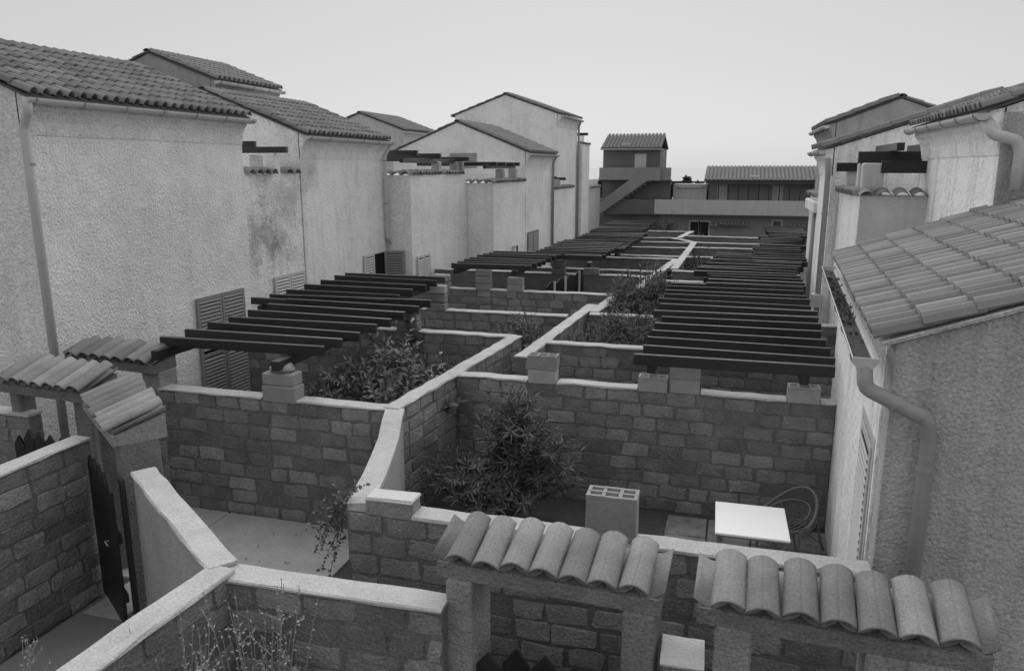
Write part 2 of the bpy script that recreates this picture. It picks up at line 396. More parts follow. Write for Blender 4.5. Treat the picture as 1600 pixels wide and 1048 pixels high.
def house(label,x,y0,y1,s,eave,depth,sl,wallm='plaster',ridge_at=None,rz=0,tiles='pieces',over=.22,cornice=True,gut=True,name='house',tilem='tile_old',maxrows=None,wf=.84,gable_over=.06,rotp=None,pitch=.22,row=.36,ht=.085,gutr=.088,deckm='tile_dark',wallz=None,twotone=None):
    """gabled house: facade plane x, body extends s*depth, ridge runs along y; s=-1 facade faces +x"""
    r=thing(name,label,'house',(x,y0,0),rz); L=y1-y0; ra=ridge_at or depth/2
    zr=eave+sl*ra
    mb=MB(); t=.02
    pts=[(0,-.1),(0,eave-t),(s*ra,zr-t),(s*depth,zr-sl*(depth-ra)-t),(s*depth,-.1)]
    mb.prism(pts,0,L); part('wall',mb,wallm,r)
    rf=MB(); th=.03
    e0=(-s*over,eave-sl*over); pts=[(e0[0],e0[1]+.0),(s*ra,zr),(s*(depth+over),zr-sl*(depth+over-ra)),(s*(depth+over),zr-sl*(depth+over-ra)+th),(s*ra,zr+th),(e0[0],e0[1]+th)]
    rf.prism(pts,-gable_over,L+gable_over); roof=part('roof',rf,deckm,r)
    ru=ra+over
    if tiles=='pieces': tile_field(roof,s,sl,-gable_over,L+gable_over,e0[0]-s*.03,e0[1]+th,ru,m=tilem,maxrows=maxrows,pitch=pitch,row=row,ht=ht,wf=wf)
    else: tile_field(roof,s,sl,-gable_over,L+gable_over,e0[0]-s*.03,e0[1]+th,ru,m=tilem,joined=True,pitch=pitch,row=row,ht=ht*1.25,wf=.78)
    tile_field(roof,-s,sl,-gable_over,L+gable_over,s*(depth+over),zr-sl*(depth+over-ra)+th,depth-ra+over,m=tilem,joined=True,pitch=.3,row=.5)
    # ridge tiles
    rm=tile_mesh(.26,.50,.06,seg=6,taper=.96,m=tilem,k=3)
    k=int((L+.1)/.38)
    for i in range(k): place('ridge_tile',rm,roof,(s*ra,-gable_over+i*(L+2*gable_over)/k,zr+th+.022+random.uniform(0,.004)),(R(-1.4),0,0))
    if cornice:
        c=MB(); o=.17
        c.prism([(0.02*s,eave-.62),(-s*.015,eave-.62),(-s*.05,eave-.42),(-s*.10,eave-.30),(-s*o,eave-.22),(-s*o,eave-.06),(0.02*s,eave-.02)],.0,L); part('cornice',c,wallm,r)
    if gut: gutter(r,-s*(over+.05),-.10,L+.08,eave-sl*over-.015,s,gutr)
    return r
def block_house(label,x0,x1,y0,y1,z,wallm,cat='house',name='terrace_house'):
    r=thing(name,label,cat,(min(x0,x1),y0,0)); part('wall',MB().box(0,abs(x1-x0),0,y1-y0,-.1,z),wallm,r); return r
def coping_tiles(parent,p0,p1,z,pitch=.24,ln=.40,m='tile_old',across=None,name='coping_tile',ht=.11):
    """row of short cover tiles on a wall top from p0 to p1 (local coords of parent), arches open to the outer side"""
    a=Vector((p0[0],p0[1],0)); b=Vector((p1[0],p1[1],0)); d=(b-a); L=d.length; d.normalize(); n=max(1,int(L/pitch)); ang=math.atan2(d.y,d.x)
    me=tile_mesh(L/n*.95,ln,ht,seg=6,m=m,k=5)
    for i in range(n): 
        q=a+d*(L*(i+.5)/n)-Vector((-d.y,d.x,0))*.05; place(name,me,parent,(q.x,q.y,z+random.uniform(0,.01)),(R(10),0,ang+random.uniform(-.05,.05)))
# ================================================================== left row of houses (facades face +x)
XL=-10.3
h1=house('big pale plaster house at the left edge with zinc gutter and grey shutters',XL,9.25,14.6,-1,6.10,5.4,.40,'plaster',ridge_at=2.6)
drainpipe(h1,[(.26,-.06,6.0),(.24,-.06,5.8),(.09,-.02,5.58),(.09,-.02,5.4),(.09,0.0,0.1)],.068,m='zinc',clips=[(.09,0,5.05),(.09,0,2.05)])
for i in range(2): shutter_leaf(h1,3.44+i*.78,4.20+i*.78,.05,2.45,.02,1,'shutter',1.25)
# roof terrace between the first two houses
t1=block_house('stained plaster terrace wall between the two big left houses',XL-3,XL-.02,14.62,16.84,4.86,'plaster_stained')
coping_tiles(t1,(3.02,0.05),(3.02,1.2),4.86); coping_tiles(t1,(3.02,1.5),(3.02,2.2),4.86)
part('post',MB().bevbox(2.72,2.96,1.22,1.46,4.85,5.32,.02,.006),'plaster',t1)
part('post',MB().bevbox(2.1,2.34,1.5,1.72,4.85,5.3,.02,.006),'plaster_mid',t1)
part('beam',MB().bevbox(1.3,3.15,.2,.3,5.42,5.56,.005),'wood',t1); part('beam',MB().bevbox(1.3,3.25,1.25,1.36,5.33,5.47,.005),'wood',t1)
for i in range(2): shutter_leaf(t1,.84+i*.66,1.48+i*.66,1.0,2.52,3.0,1,'shutter_pale',None)
h2=house('second pale plaster house from the left, tiled roof and bent downpipe at its corner',XL,16.88,21.45,-1,5.84,5.4,.39,'plaster_stained',ridge_at=2.6)
drainpipe(h2,[(.26,4.6,5.72),(.22,4.6,5.6),(.1,4.5,5.35),(.1,4.5,2.95),(.1,4.8,2.72),(.28,5.0,2.66)],.055,m='zinc',clips=[(.1,4.5,5.2),(.1,4.5,3.95)])
part('hopper_box',MB().bevbox(.18,.42,4.88,5.14,2.42,2.68,.01),'zinc',h2)
drainpipe(h2,[(.3,5.0,2.45),(.3,5.05,2.25),(.5,5.2,2.1),(.62,5.2,2.02)],.05,m='zinc')
shutter_leaf(h2,3.05,3.68,1.0,2.53,.02,1,'shutter_pale'); shutter_leaf(h2,4.40,5.0,1.0,2.53,.03,1,'shutter',None,swing=R(-62))
part('window_opening',MB().box(.0,.012,3.7,4.42,1.0,2.5),'dark',h2)
# plastered blocks that step out towards the court
t2=block_house('plain plaster terrace block with row of roof posts, left of the centre',-13,-9.5,21.62,26.58,4.78,'plaster')
coping_tiles(t2,(2.6,-.02),(3.52,-.02),4.78,ln=.3); coping_tiles(t2,(3.52,0),(3.52,2.4),4.78); coping_tiles(t2,(3.52,2.7),(3.52,4.6),4.78)
for y in (2.5,4.2,4.72): part('post',MB().bevbox(3.15,3.42,y,y+.26,4.76,5.2,.02,.006),'block_pale',t2)
for y,z in ((.3,5.36),(2.2,5.30),(4.5,5.22)): part('beam',MB().bevbox(.6,3.6+(y>4)*.15,y,y+.12,z,z+.15,.005),'wood',t2)
part('beam',MB().bevbox(3.2,3.32,-.1,5.1,5.14,5.27,.005),'wood',t2)
for i in range(2): shutter_leaf(t2,.28+i*.52,.78+i*.52,1.0,2.32,3.52,1,'shutter_pale')
t3=block_house('plaster terrace block with tile coping in front of the gabled house',-12,-8.5,26.62,30.95,4.46,'plaster')
coping_tiles(t3,(2.4,-.02),(3.52,-.02),4.46,ln=.3,pitch=.24); coping_tiles(t3,(3.52,0),(3.52,4.25),4.46)
for y in (1.5,3.2): part('post',MB().bevbox(3.1,3.4,y,y+.28,4.44,4.95,.02,.006),'block_pale',t3)
part('beam',MB().bevbox(3.15,3.27,-.1,3.7,4.96,5.12,.005),'wood',t3)
for y in (.4,1.5,2.6,3.4): part('beam',MB().bevbox(.4,3.5,y,y+.11,5.06,5.2,.005),'wood',t3)
shutter_leaf(t3,2.35,2.8,.9,2.0,3.52,1,'shutter_pale'); part('window_opening',MB().box(3.5,3.512,2.84,3.2,.9,1.95),'dark',t3)
h3=house('middle gabled plaster house left of the court, its gable towards the viewer',-8.5,31.0,35.6,-1,5.66,5.9,.40,'plaster',ridge_at=2.95,tiles='joined')
for i in range(2): shutter_leaf(h3,.25+i*.9,1.1+i*.9,.3,2.35,.02,1,'shutter')
drainpipe(h3,[(.2,4.6,5.5),(.08,4.55,5.2),(.08,4.55,.2)],.055,clips=[(.08,4.55,3.4),(.08,4.55,4.9)])
for i in range(2): shutter_leaf(h3,-.04,-.02,4.5,4.52,-3,1,'shutter') if False else None
vn=MB(); 
for i in range(9): vn.box(-3.3,-2.1,-.03,-.005,4.98+i*.07,5.015+i*.07)
part('louvre',vn,'wood_grey',h3)
t4=block_house('low plaster terrace with two posts beside the tall gabled house',-11,-8.42,35.72,40.2,4.0,'plaster')
coping_tiles(t4,(2.6,0),(2.6,4.4),4.0)
for y in (.3,1.6): part('post',MB().bevbox(2.2,2.46,y,y+.28,3.98,4.45,.02,.006),'block_pale',t4)
part('beam',MB().bevbox(.4,2.6,.3,.42,4.46,4.6,.005),'wood',t4); part('beam',MB().bevbox(.4,2.75,1.7,1.82,4.4,4.53,.005),'wood',t4)
h4=house('tallest gabled plaster house on the left, its roof against the sky',-8.9,38.4,43.2,-1,7.62,5.4,.35,'plaster',ridge_at=2.7,tiles='joined')
drainpipe(h4,[(.2,4.8,7.5),(.1,4.75,7.2),(.1,4.75,.2)],.06,clips=[(.1,4.75,5.4),(.1,4.75,3.2)])
t5=block_house('narrow tall plaster block at the end of the left row',-11,-8.6,43.3,45.4,6.28,'plaster')
coping_tiles(t5,(2.42,0),(2.42,2.1),6.28); part('post',MB().bevbox(2.1,2.35,.4,.65,6.26,6.75,.02),'plaster',t5); part('beam',MB().bevbox(.5,2.6,.4,.52,6.75,6.9,.005),'wood',t5)
t6=block_house('last low plaster block of the left row beside the far stair',-11,-8.6,45.45,49.3,3.8,'plaster_mid')
coping_tiles(t6,(2.42,0),(2.42,3.8),3.8)
for y in (.4,1.7,3.0): part('post',MB().bevbox(2.1,2.35,y,y+.3,3.78,4.3,.02),'plaster_mid',t6)
# houses of the row behind
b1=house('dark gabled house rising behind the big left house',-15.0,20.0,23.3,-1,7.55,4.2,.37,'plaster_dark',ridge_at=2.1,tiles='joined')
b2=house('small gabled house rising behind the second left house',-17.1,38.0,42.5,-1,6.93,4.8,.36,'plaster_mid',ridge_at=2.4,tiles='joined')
# ================================================================== right row (facades face -x)
a1=R(-3.05)
r1=house('low rough plaster house at the right edge with big tiled roof and gutter',1.2,6.25,12.05,1,3.72,6.0,.37,'plaster_gable',ridge_at=3.0,rz=a1,over=.12,cornice=False,gut=False,pitch=.255,row=.36,ht=.085,wf=.74,tilem='tile_r',deckm='plaster_gable')
# side wall skin in the paler, vertically combed render
part('side_render',MB().box(-.02,.0,.34,5.78,-.05,3.62),'plaster_right',r1)
g1=gutter(r1,-.215,-.12,5.7,3.60,1,.095,1.0)
lf=MB()
part('gutter_dirt',MB().prism([(-.275,3.55),(-.155,3.55),(-.17,3.525),(-.215,3.512),(-.26,3.525)],-.05,5.6),'soil',g1)
for i in range(220):
    y=random.uniform(1.4,4.6) if random.random()<.8 else random.uniform(.2,5.5); x=-.215+random.uniform(-.05,.05); a=random.uniform(0,6.3); q=random.uniform(.02,.05)
    lf.add([(x,y,3.552),(x+q*math.cos(a),y+q*math.sin(a),3.575),(x+q*math.cos(a+.8),y+q*math.sin(a+.8),3.60)],[(0,1,2)])
tag(part('leaf_litter',lf,'stem',g1),kind='stuff')
drainpipe(r1,[(-.215,-.08,3.53),(-.195,-.09,3.36),(.24,-.14,3.17),(.27,-.12,3.0),(.27,-.10,.2)],.058,'zinc_dark',clips=[(.27,-.115,2.78)],)
for c in ((.02,-.115,3.255),(.2,-.135,3.19)): part('pipe_seam',MB().tube([(c[0]-.004,c[1],c[2]+.004),(c[0]+.004,c[1],c[2]-.004)],.064,12),'zinc_dark',r1)
sh=shutter_leaf(r1,.52,1.36,.0,2.68,-.03,-1,'shutter_pale',None,t=.014)
fr=MB(); fr.box(-.030,-.021,.43,.50,0,2.78); fr.box(-.030,-.021,1.38,1.45,0,2.78); fr.box(-.030,-.021,.5,1.38,2.7,2.78); part('door_frame',fr,'shutter_pale',r1)
r3=house('plaster house with zinc gutter above the right edge tiled roof',3.2,11.65,16.2,1,5.78,6,.36,'plaster_right',ridge_at=3.0,tiles='pieces',maxrows=5,tilem='tile_old')
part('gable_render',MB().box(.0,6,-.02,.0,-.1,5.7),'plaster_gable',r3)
drainpipe(r3,[(-.20,.0,5.6),(-.12,-.1,5.42),(.14,-.14,5.34),(.20,-.14,5.2),(.20,-.14,4.72)],.075,'zinc')
r2=block_house('plaster roof terrace with wavy tile coping and black beams on the right',2.1,5.2,15.42,18.55,4.5,'plaster_mid')
part('side_render',MB().box(-.02,.0,-.01,3.1,-.1,4.49),'plaster_right',r2)
coping_tiles(r2,(-.05,-.06),(1.1,-.06),4.5,pitch=.235,ln=.42,ht=.085); coping_tiles(r2,(-.08,2.9),(-.08,.1),4.5,pitch=.22,ln=.36)
for (x,y) in ((.05,.35),(.06,1.0),(.02,2.4)): part('post',MB().bevbox(x,x+.36,y,y+.3,4.48,5.08,.02,.006),'plaster_mid',r2)
for (y,z) in ((.32,4.90),(.9,5.08),): part('beam',MB().bevbox(.35 if y<.5 else .02,3.0,y,y+.12,z,z+.22,.005),'wood',r2)
for (x,z) in ((.55,5.16),(1.15,5.16)): part('beam',MB().bevbox(x,x+.13,.2,2.6,z+.14,z+.28,.005),'wood',r2)
part('beam',MB().bevbox(-.2,2.8,2.3,2.42,4.92,5.1,.005),'wood',r2)
r4=house('gabled plaster house behind the right roof terrace',1.9,18.6,21.3,1,5.45,6.4,.325,'plaster_right',ridge_at=3.2,tiles='joined',over=.2)
drainpipe(r4,[(-.12,-.05,5.2),(-.08,-.05,4.9),(-.08,-.05,.4)],.06,clips=[(-.08,-.05,4.0),(-.08,-.05,2.6)])
part('pipe_box',MB().bevbox(-.22,.02,-.2,.06,1.9,2.2,.01),'zinc',r4)
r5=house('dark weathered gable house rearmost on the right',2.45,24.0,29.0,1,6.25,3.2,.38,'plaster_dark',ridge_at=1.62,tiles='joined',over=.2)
r6=block_house('narrow bright plaster block at the far end of the right row',1.95,5,21.4,24.2,4.25,'plaster')
coping_tiles(r6,(-.08,2.7),(-.08,.1),4.25); part('cornice',MB().bevbox(-.14,.0,.0,2.7,3.85,4.15,.03),'plaster',r6)
drainpipe(r6,[(-.08,.3,4.0),(-.08,.3,.3)],.05)
r7=block_house('far right plaster block beside the long balcony',2.75,5,24.3,33.0,3.6,'plaster')
# ================================================================== far building with tower and stair
FY=50.0
far=thing('apartment_building','long dark apartment block closing the court, with long pale balcony','building',(0,FY,0))
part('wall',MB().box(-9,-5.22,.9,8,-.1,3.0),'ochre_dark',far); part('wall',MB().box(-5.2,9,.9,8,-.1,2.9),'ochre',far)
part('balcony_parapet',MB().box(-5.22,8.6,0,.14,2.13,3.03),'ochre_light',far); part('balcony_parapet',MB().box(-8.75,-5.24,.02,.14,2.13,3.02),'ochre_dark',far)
part('balcony_floor',MB().box(-8.75,8.6,.14,3,2.06,2.14),'ochre',far)
for (x0,x1,z0,z1,fm) in ((-2.98,-2.48,.2,1.62,'ochre_light'),(-2.36,-1.86,.2,1.62,'ochre_light'),(2.05,2.5,.95,1.75,'ochre_light'),(-7.1,-5.5,.5,1.7,'ochre')):
    wd=part('window',MB().box(x0-.1,x1+.1,.86,.9,z0-.08,z1+.1),fm,far); part('pane',MB().box(x0,x1,.84,.858,z0,z1),'glass',wd)
for (x0,x1,z) in ((-1.2,1.5-.95+.0,1.52),(2.95,4.4,1.5),(-1.85,-1.25,1.45)):
    aw=part('awning_roof',MB().prism([(.45,z-.08),(.9,z+.06),(.9,z+.10),(.45,z-.04)],x0,x1,'x'),'tile_old',far)
    k=int((x1-x0)/.21); me=tile_mesh(.2,.34,.07,m='cap',k=2)
    for i in range(k): place('tile',me,aw,(x0+(i+.5)*(x1-x0)/k,.42,z-.03),(R(14),0,0))
# upper right wing
wg=thing('balcony_wing','low tiled wing with row of slim posts above the long far balcony','building',(0,FY,0))
part('wall',MB().box(-2.0,8.6,1.6,6,2.95,4.3),'ochre',wg)
part('fascia',MB().box(-2.15,8.6,.35,.45,4.02,4.22),'ochre_dark',wg)
for i in range(17): part('post',MB().box(-1.98+i*.6,-1.92+i*.6,.36,.44,3.0,4.05),'wood',wg)
for x in (-1.46,1.9,4.6): part('door',MB().box(x,x+.62,1.56,1.6,2.96,3.95),'ochre_light',wg)
rfw=part('roof',MB().prism([(.1,4.24),(3.3,5.06),(6.2,4.3),(6.2,4.25),(3.3,5.0),(.1,4.18)],-2.24,8.8,'x'),'tile_dark',wg)
def x_tile_field(roof,x0,x1,yb,zb,run,sl,row=.42,pitch=.235,m='tile_old'):
    mb=MB(); a=math.atan(sl); src=tile_mesh(pitch*.93,row*1.15,.07,seg=4,m=m,k=1); vv=[v.co.copy() for v in src.vertices]; ff=[tuple(f.vertices) for f in src.polygons]
    rt=Matrix.Rotation(a-.03,4,'X'); k=int((x1-x0)/pitch); n=int(run*math.hypot(1,sl)/row)
    for r in range(n+1):
        for c in range(k):
            b=Vector((x0+(c+.5)*(x1-x0)/k,yb+r*row*math.cos(a),zb+r*row*math.sin(a)+random.uniform(0,.012))); mb.add([rt@v+b for v in vv],ff)
    tag(place('tile',mb.mesh('tile',m),roof),kind='stuff')
x_tile_field(rfw,-2.24,8.8,.05,4.24,3.1,.256)
part('skylight',MB().bevbox(.5,1.05,.55,.95,4.38,4.52,.01),'zinc',rfw)
# tower
tw=thing('stair_tower','dark square tower house with tiled roof at the end of the court','building',(0,FY,0))
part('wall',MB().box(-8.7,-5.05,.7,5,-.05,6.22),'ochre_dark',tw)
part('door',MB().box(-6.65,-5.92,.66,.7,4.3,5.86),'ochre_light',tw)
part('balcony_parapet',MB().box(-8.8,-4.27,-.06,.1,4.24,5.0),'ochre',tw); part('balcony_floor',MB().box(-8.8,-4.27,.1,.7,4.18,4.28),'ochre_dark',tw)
rft=part('roof',MB().prism([(.3,6.22),(2.7,7.06),(5.2,6.25),(5.2,6.2),(2.7,7.0),(.3,6.16)],-8.8,-4.95,'x'),'tile_dark',tw)
x_tile_field(rft,-8.8,-4.95,.25,6.22,2.4,.34)
part('skylight',MB().bevbox(-7.5,-7.0,.7,1.05,6.38,6.52,.01),'zinc',rft)
part('gutter',MB().box(-8.8,-4.9,.2,.3,6.1,6.2),'zinc_dark',tw)
part('bracket',MB().box(-4.95,-4.8,.6,.75,5.7,6.1),'zinc_dark',tw)
st=thing('outdoor_stair','pale concrete stair climbing diagonally across the dark tower','stair',(0,FY,0))
part('parapet',MB().prism([(-8.9,2.66),(-5.85,5.01),(-4.9,5.01),(-4.9,4.2),(-5.7,4.2),(-8.9,1.9)],-.24,-.10),'ochre',st)
for i in range(12): part('step',MB().box(-8.7+i*.26,-8.4+i*.26,-.1,.55,2.0+i*.19,2.19+i*.19),'ochre_dark',st)
lk=thing('link_building','small pale roofed link between the tower and the wing','building',(0,FY,0))
part('wall',MB().box(-4.2,-2.1,1.4,4,2.9,3.95),'ochre_light',lk); part('window_opening',MB().box(-4.9,-4.25,1.2,1.4,2.95,3.9),'dark',lk)
ml=tile_mesh(.2,.5,.08,m='cap',k=2)
for i in range(7): place('coping_tile',ml,lk,(-3.85+i*.24,1.2,3.72),(R(15),0,0))
part('beam',MB().box(-5.0,-2.2,1.0,1.15,4.05,4.15),'wood',lk)
part('fascia',MB().box(-8.6,-4.3,.66,.72,3.05,4.15),'ochre_dark',lk)
# ================================================================== garden walls
L_=wall('block wall with yard slabs at its foot, square pillar on its coping, left foreground',(-8.15,9.05),(-4.38,9.05),1.85,gaps=[(.0,.12),(1.87,2.42)])
solid_block(L_,2.15,0,1.92,.52,.27,.25,hollow=False); solid_block(L_,2.15,0,2.13,.50,.25,.18,hollow=False); part('mortar_cap',MB().bevbox(1.98,2.32,-.11,.11,2.21,2.33,.05,.012),'block_pale',L_)
wall('wall running back beside the laurel bush from the left yard',(-4.32,8.98),(-3.97,13.86),1.86)
# curved wall: four rendered pieces with a continuous coping
sw=thing('rendered_wall','short curving rendered wall with wide pale coping between two yards','wall',(-4.25,8.95,0))
P_=[(-4.27,9.0,1.85),(-4.13,8.6,1.84),(-3.92,8.05,1.80),(-3.74,7.5,1.80),(-3.56,6.95,1.82),(-3.42,6.5,1.86),(-3.30,6.12,1.88)]
mb=MB(); cp=MB()
def ribbon(mb,P,hw,z0,z1,ox,oy):
    n=len(P)
    for i,p in enumerate(P):
        a=Vector(P[max(i-1,0)][:2]); b=Vector(P[min(i+1,n-1)][:2]); d=(b-a).normalized(); nn=Vector((-d.y,d.x))
        for sgn in(-1,1):
            q=Vector(p[:2])+nn*hw*sgn
            mb.v+= [(q.x-ox,q.y-oy,z0(p)),(q.x-ox,q.y-oy,z1(p))]
    for i in range(n-1):
        a=i*4; b=a+4; mb.f+=[(a,b,b+1,a+1),(a+2,a+3,b+3,b+2),(a+1,b+1,b+3,a+3),(a,a+2,b+2,b)]
    mb.f+=[(0,1,3,2),(4*n-4,4*n-2,4*n-1,4*n-3)]
ribbon(mb,P_,.10,lambda p:-.05,lambda p:p[2]-.05,-4.25,8.95); part('wall_body',mb,'render_wall',sw)
ribbon(cp,P_,.125,lambda p:p[2]-.055,lambda p:p[2]+.003,-4.25,8.95); part('coping',cp,'cap',sw)
Bw=wall('block wall behind the two foreground tile canopies, one upright hollow block on it',(-3.36,6.06),(1.16,6.12),1.90,gaps=[(.0,.66)],zmin=.6)
solid_block(Bw,.43,0,1.93,.47,.22,.17,m='block',hollow=False); part('mortar_cap',MB().bevbox(.2,.67,-.115,.115,2.005,2.04,.012,.006),'cap_rough',Bw)
solid_block(Bw,2.47,0.0,2.09,.43,.22,.43)
Aw=wall('long block wall across the court behind the white table, four pillars on it',(-4.08,10.93),(1.42,10.96),1.86,gaps=[(1.14,1.60),(2.80,3.24),(3.25,3.70),(4.86,5.30)])
solid_block(Aw,1.37,0,1.92,.43,.22,.22,hollow=False); solid_block(Aw,1.37,0,2.14,.45,.22,.22)
solid_block(Aw,3.02,0,1.93,.42,.21,.22)
solid_block(Aw,3.47,.0,1.93,.42,.21,.22,hollow=False); solid_block(Aw,3.47,0,2.15,.42,.21,.22)
solid_block(Aw,5.08,0,1.94,.42,.21,.23)
Z1=wall('short block wall behind the laurel bush with ivy-dark pillar',(-9.9,13.82),(-4.0,13.86),1.84,gaps=[(3.45,3.95)],zmin=.3)
solid_block(Z1,3.7,0,1.9,.44,.24,.22,m='block',hollow=False); solid_block(Z1,3.7,0,2.12,.42,.22,.2,m='block',hollow=False)
Z2=wall('block wall just behind the ivy-dark pillar, bush in front of it',(-9.9,16.2),(-3.5,16.28),1.82,gaps=[(3.1,3.6)],zmin=.3)
for i in range(3): solid_block(Z2,3.35,0,1.88+i*.2,.44,.22,.19,m='block_pale' if i==2 else 'block',hollow=False)
wall('narrow wall slanting into the distance from the hollow block pillar',(-3.49,12.42),(-3.26,17.9),1.80,zmin=.5)
wall('cross wall just behind the front right pergola beams',(-3.42,13.72),(2.6,13.78),1.80,zmin=.6)
wall('cross wall crossed by the big oleander right of centre',(-3.1,16.85),(2.2,16.9),1.80,zmin=.6)
wall('divider wall half hidden by the big oleander',(-3.08,17.05),(-2.9,19.65),1.80,zmin=.8)
W1=wall('block wall with three rounded pillars in the middle distance on the left',(-9.4,19.5),(-2.95,19.58),1.80,zmin=.3,gaps=[(1.45,1.92),(2.68,3.08),(3.55,4.0)])
solid_block(W1,1.68,0,1.86,.46,.24,.2,hollow=False); solid_block(W1,1.68,0,2.06,.44,.22,.18,hollow=False)
for i in range(3): solid_block(W1,2.88,0,1.86+i*.19,.42,.24,.185,hollow=False)
for i in range(2): solid_block(W1,3.78,0,1.86+i*.19,.42,.24,.185,hollow=False)
W2=wall('far left cross wall with one leaning pillar, under black beams',(-9.4,23.2),(-2.3,23.25),1.80,blocks=False,gaps=[(3.9,4.35),(4.9,5.4)])
for i in range(3): solid_block(W2,4.12,0,1.86+i*.2,.42,.24,.19,m='block',hollow=False)
solid_block(W2,5.15,0,1.88,.46,.24,.22,m='block',hollow=False)
wall('far left cross wall second behind the leaning pillar',(-9.0,24.5),(-2.3,24.5),1.80,blocks=False)
wall('divider wall beyond the big oleander ending at the far cross walls',(-2.62,20.0),(-2.08,28.05),1.80,blocks=False)
wall('farther divider wall right of the oleander wall end',(-1.93,25.2),(-1.84,34.9),1.80,blocks=False)
wall('cross wall in the far court, nearest of the left stack of white lines',(-6.5,28.0),(-2.1,28.02),1.80,blocks=False)
W3=wall('cross wall in the far court, second of the left stack of white lines',(-6.5,29.3),(-2.0,29.3),1.75,blocks=False)
wall('cross wall in the far court, third of the left stack of white lines',(-5.2,32.1),(-1.95,32.2),1.80,blocks=False)
wall('cross wall in the far court, fourth of the left stack of white lines',(-4.6,34.5),(-1.95,34.6),1.80,blocks=False)
wall('cross wall in the far court, farthest left line before the palms',(-4.6,36.3),(-3.05,36.8),1.80,blocks=False)
wall('zigzag wall turning left in the far court',(-1.84,34.9),(-3.05,36.85),1.80,blocks=False)
wall('last short divider pointing at the far building doors',(-2.7,36.6),(-2.3,41.0),1.80,blocks=False)
wall('cross wall right of the divider, nearest under the beams',(-1.95,22.5),(1.9,22.5),1.80,blocks=False)
wall('cross wall right of the divider, second under the beams',(-1.95,24.8),(1.9,24.8),1.80,blocks=False)
wall('far right cross wall, first of three white lines',(-1.86,29.0),(2.2,29.0),1.80,blocks=False)
wall('far right cross wall, second of three white lines',(-1.84,32.4),(2.2,32.6),1.80,blocks=False)
wall('far right cross wall, third of three white lines',(-1.84,34.8),(2.2,34.6),1.80,blocks=False)
wall('far right cross wall nearest the far building',(-2.4,38.1),(2.2,37.7),1.80,blocks=False)
wall('low block wall below the dark far doorway',(-6.0,41.2),(-2.4,41.2),1.75,blocks=False)
# foreground walls
wall('dark block wall in the lower left corner beside the passage',(-7.17,2.6),(-7.17,6.72),1.95)
wall('smooth rendered wall running diagonally from the left gate',(-5.82,6.14),(-3.75,4.68),1.93,blocks=False,core='render_wall',name='rendered_wall')
FW=wall('foreground block wall joining the first tile canopy',(-3.78,4.67),(-1.89,4.74),1.885)
wall('foreground block wall leaving the picture at the bottom left',(-3.74,4.66),(-3.86,2.3),1.932)
st_=wall('stub of wall with rough pale top between the two foreground canopies',(-.34,4.85),(-.05,4.86),1.74,blocks=True,capm='cap_rough',capw=.34)
wall('block wall at the far left behind the left canopies',(-11.5,7.75),(-9.0,7.72),1.75)
# ================================================================== tile canopies over the gates
def canopy(label,c0,c1,z,posts,ntiles,depth=.40,rise=.125,post_w=.2,zpost=0.0,tiltm='tile',lint=.13):
    """tiled gate canopy; local x along eave from c0 to c1, tiles rise towards local +y"""
    d=Vector((c1[0]-c0[0],c1[1]-c0[1])); L=d.length; rz=math.atan2(d.y,d.x)
    r=thing('gate_canopy',label,'canopy',(c0[0],c0[1],0),rz)
    tl=math.atan2(rise,depth)
    part('lintel',MB().prism([(-.03,z-.03-lint),(-.03,z-.045),(depth-.04,z-.06+rise*.92),(depth-.04,z-.03-lint)],.02,L-.02,'x'),'block',r)
    for (a,b,dy0,dy1) in posts: part('post',MB().bevbox(a,b,dy0,dy1,zpost,z-.03-lint+.003,.014,.006),'block',r)
    p=L/(ntiles+.9); ln=math.hypot(depth,rise)
    cover=[tile_mesh(p*1.03,ln+.06,.072,.011,10,.9,True,tiltm,k=i+20) for i in range(3)]; ch=channel_mesh(p*.98,ln*.98,.07,.014,8,tiltm)
    for i in range(ntiles+1):
        x=p*.45+i*p
        place('channel_tile',ch,r,(x,-.03,z+.03),(tl,0,random.uniform(-.01,.01)))
    for i in range(ntiles):
        x=p*.95+i*p
        place('tile',random.choice(cover),r,(x+random.uniform(-.006,.006),-.07+random.uniform(-.02,.02),z+random.uniform(-.006,.010)),(tl+random.uniform(-.02,.02),random.uniform(-.05,.05),random.uniform(-.035,.035)))
    return r
canopy('foreground tile canopy of seven tiles above the pointed pickets',(-2.0,4.83),(-.33,4.75),2.22,[(.10,.30,-.06,.34),(1.40,1.62,-.06,.34)],7)
canopy('foreground tile canopy nearest the right edge of the picture',(-.13,4.75),(1.62,4.68),2.22,[(.14,.38,-.04,.34),(1.05,1.28,-.04,.34)],7)
canopy('tile canopy standing diagonally over the dark left gate',(-7.60,7.22),(-6.20,6.22),2.26,[(.1,.36,.05,.40),(1.42,1.70,.03,.44)],7,depth=.56,rise=.18)
canopy('leftmost tile canopy cut by the left edge of the picture',(-9.35,7.52),(-7.72,7.40),2.26,[(-.02,.16,.16,.40),(1.25,1.55,.08,.40)],7,depth=.52,rise=.18)
canopy('mossy tile canopy under the first black beams at the left wall',(-9.72,8.98),(-7.98,8.88),2.24,[(.1,.3,.08,.36),(1.40,1.74,.06,.40)],7,depth=.46,rise=.14,tiltm='tile_old')
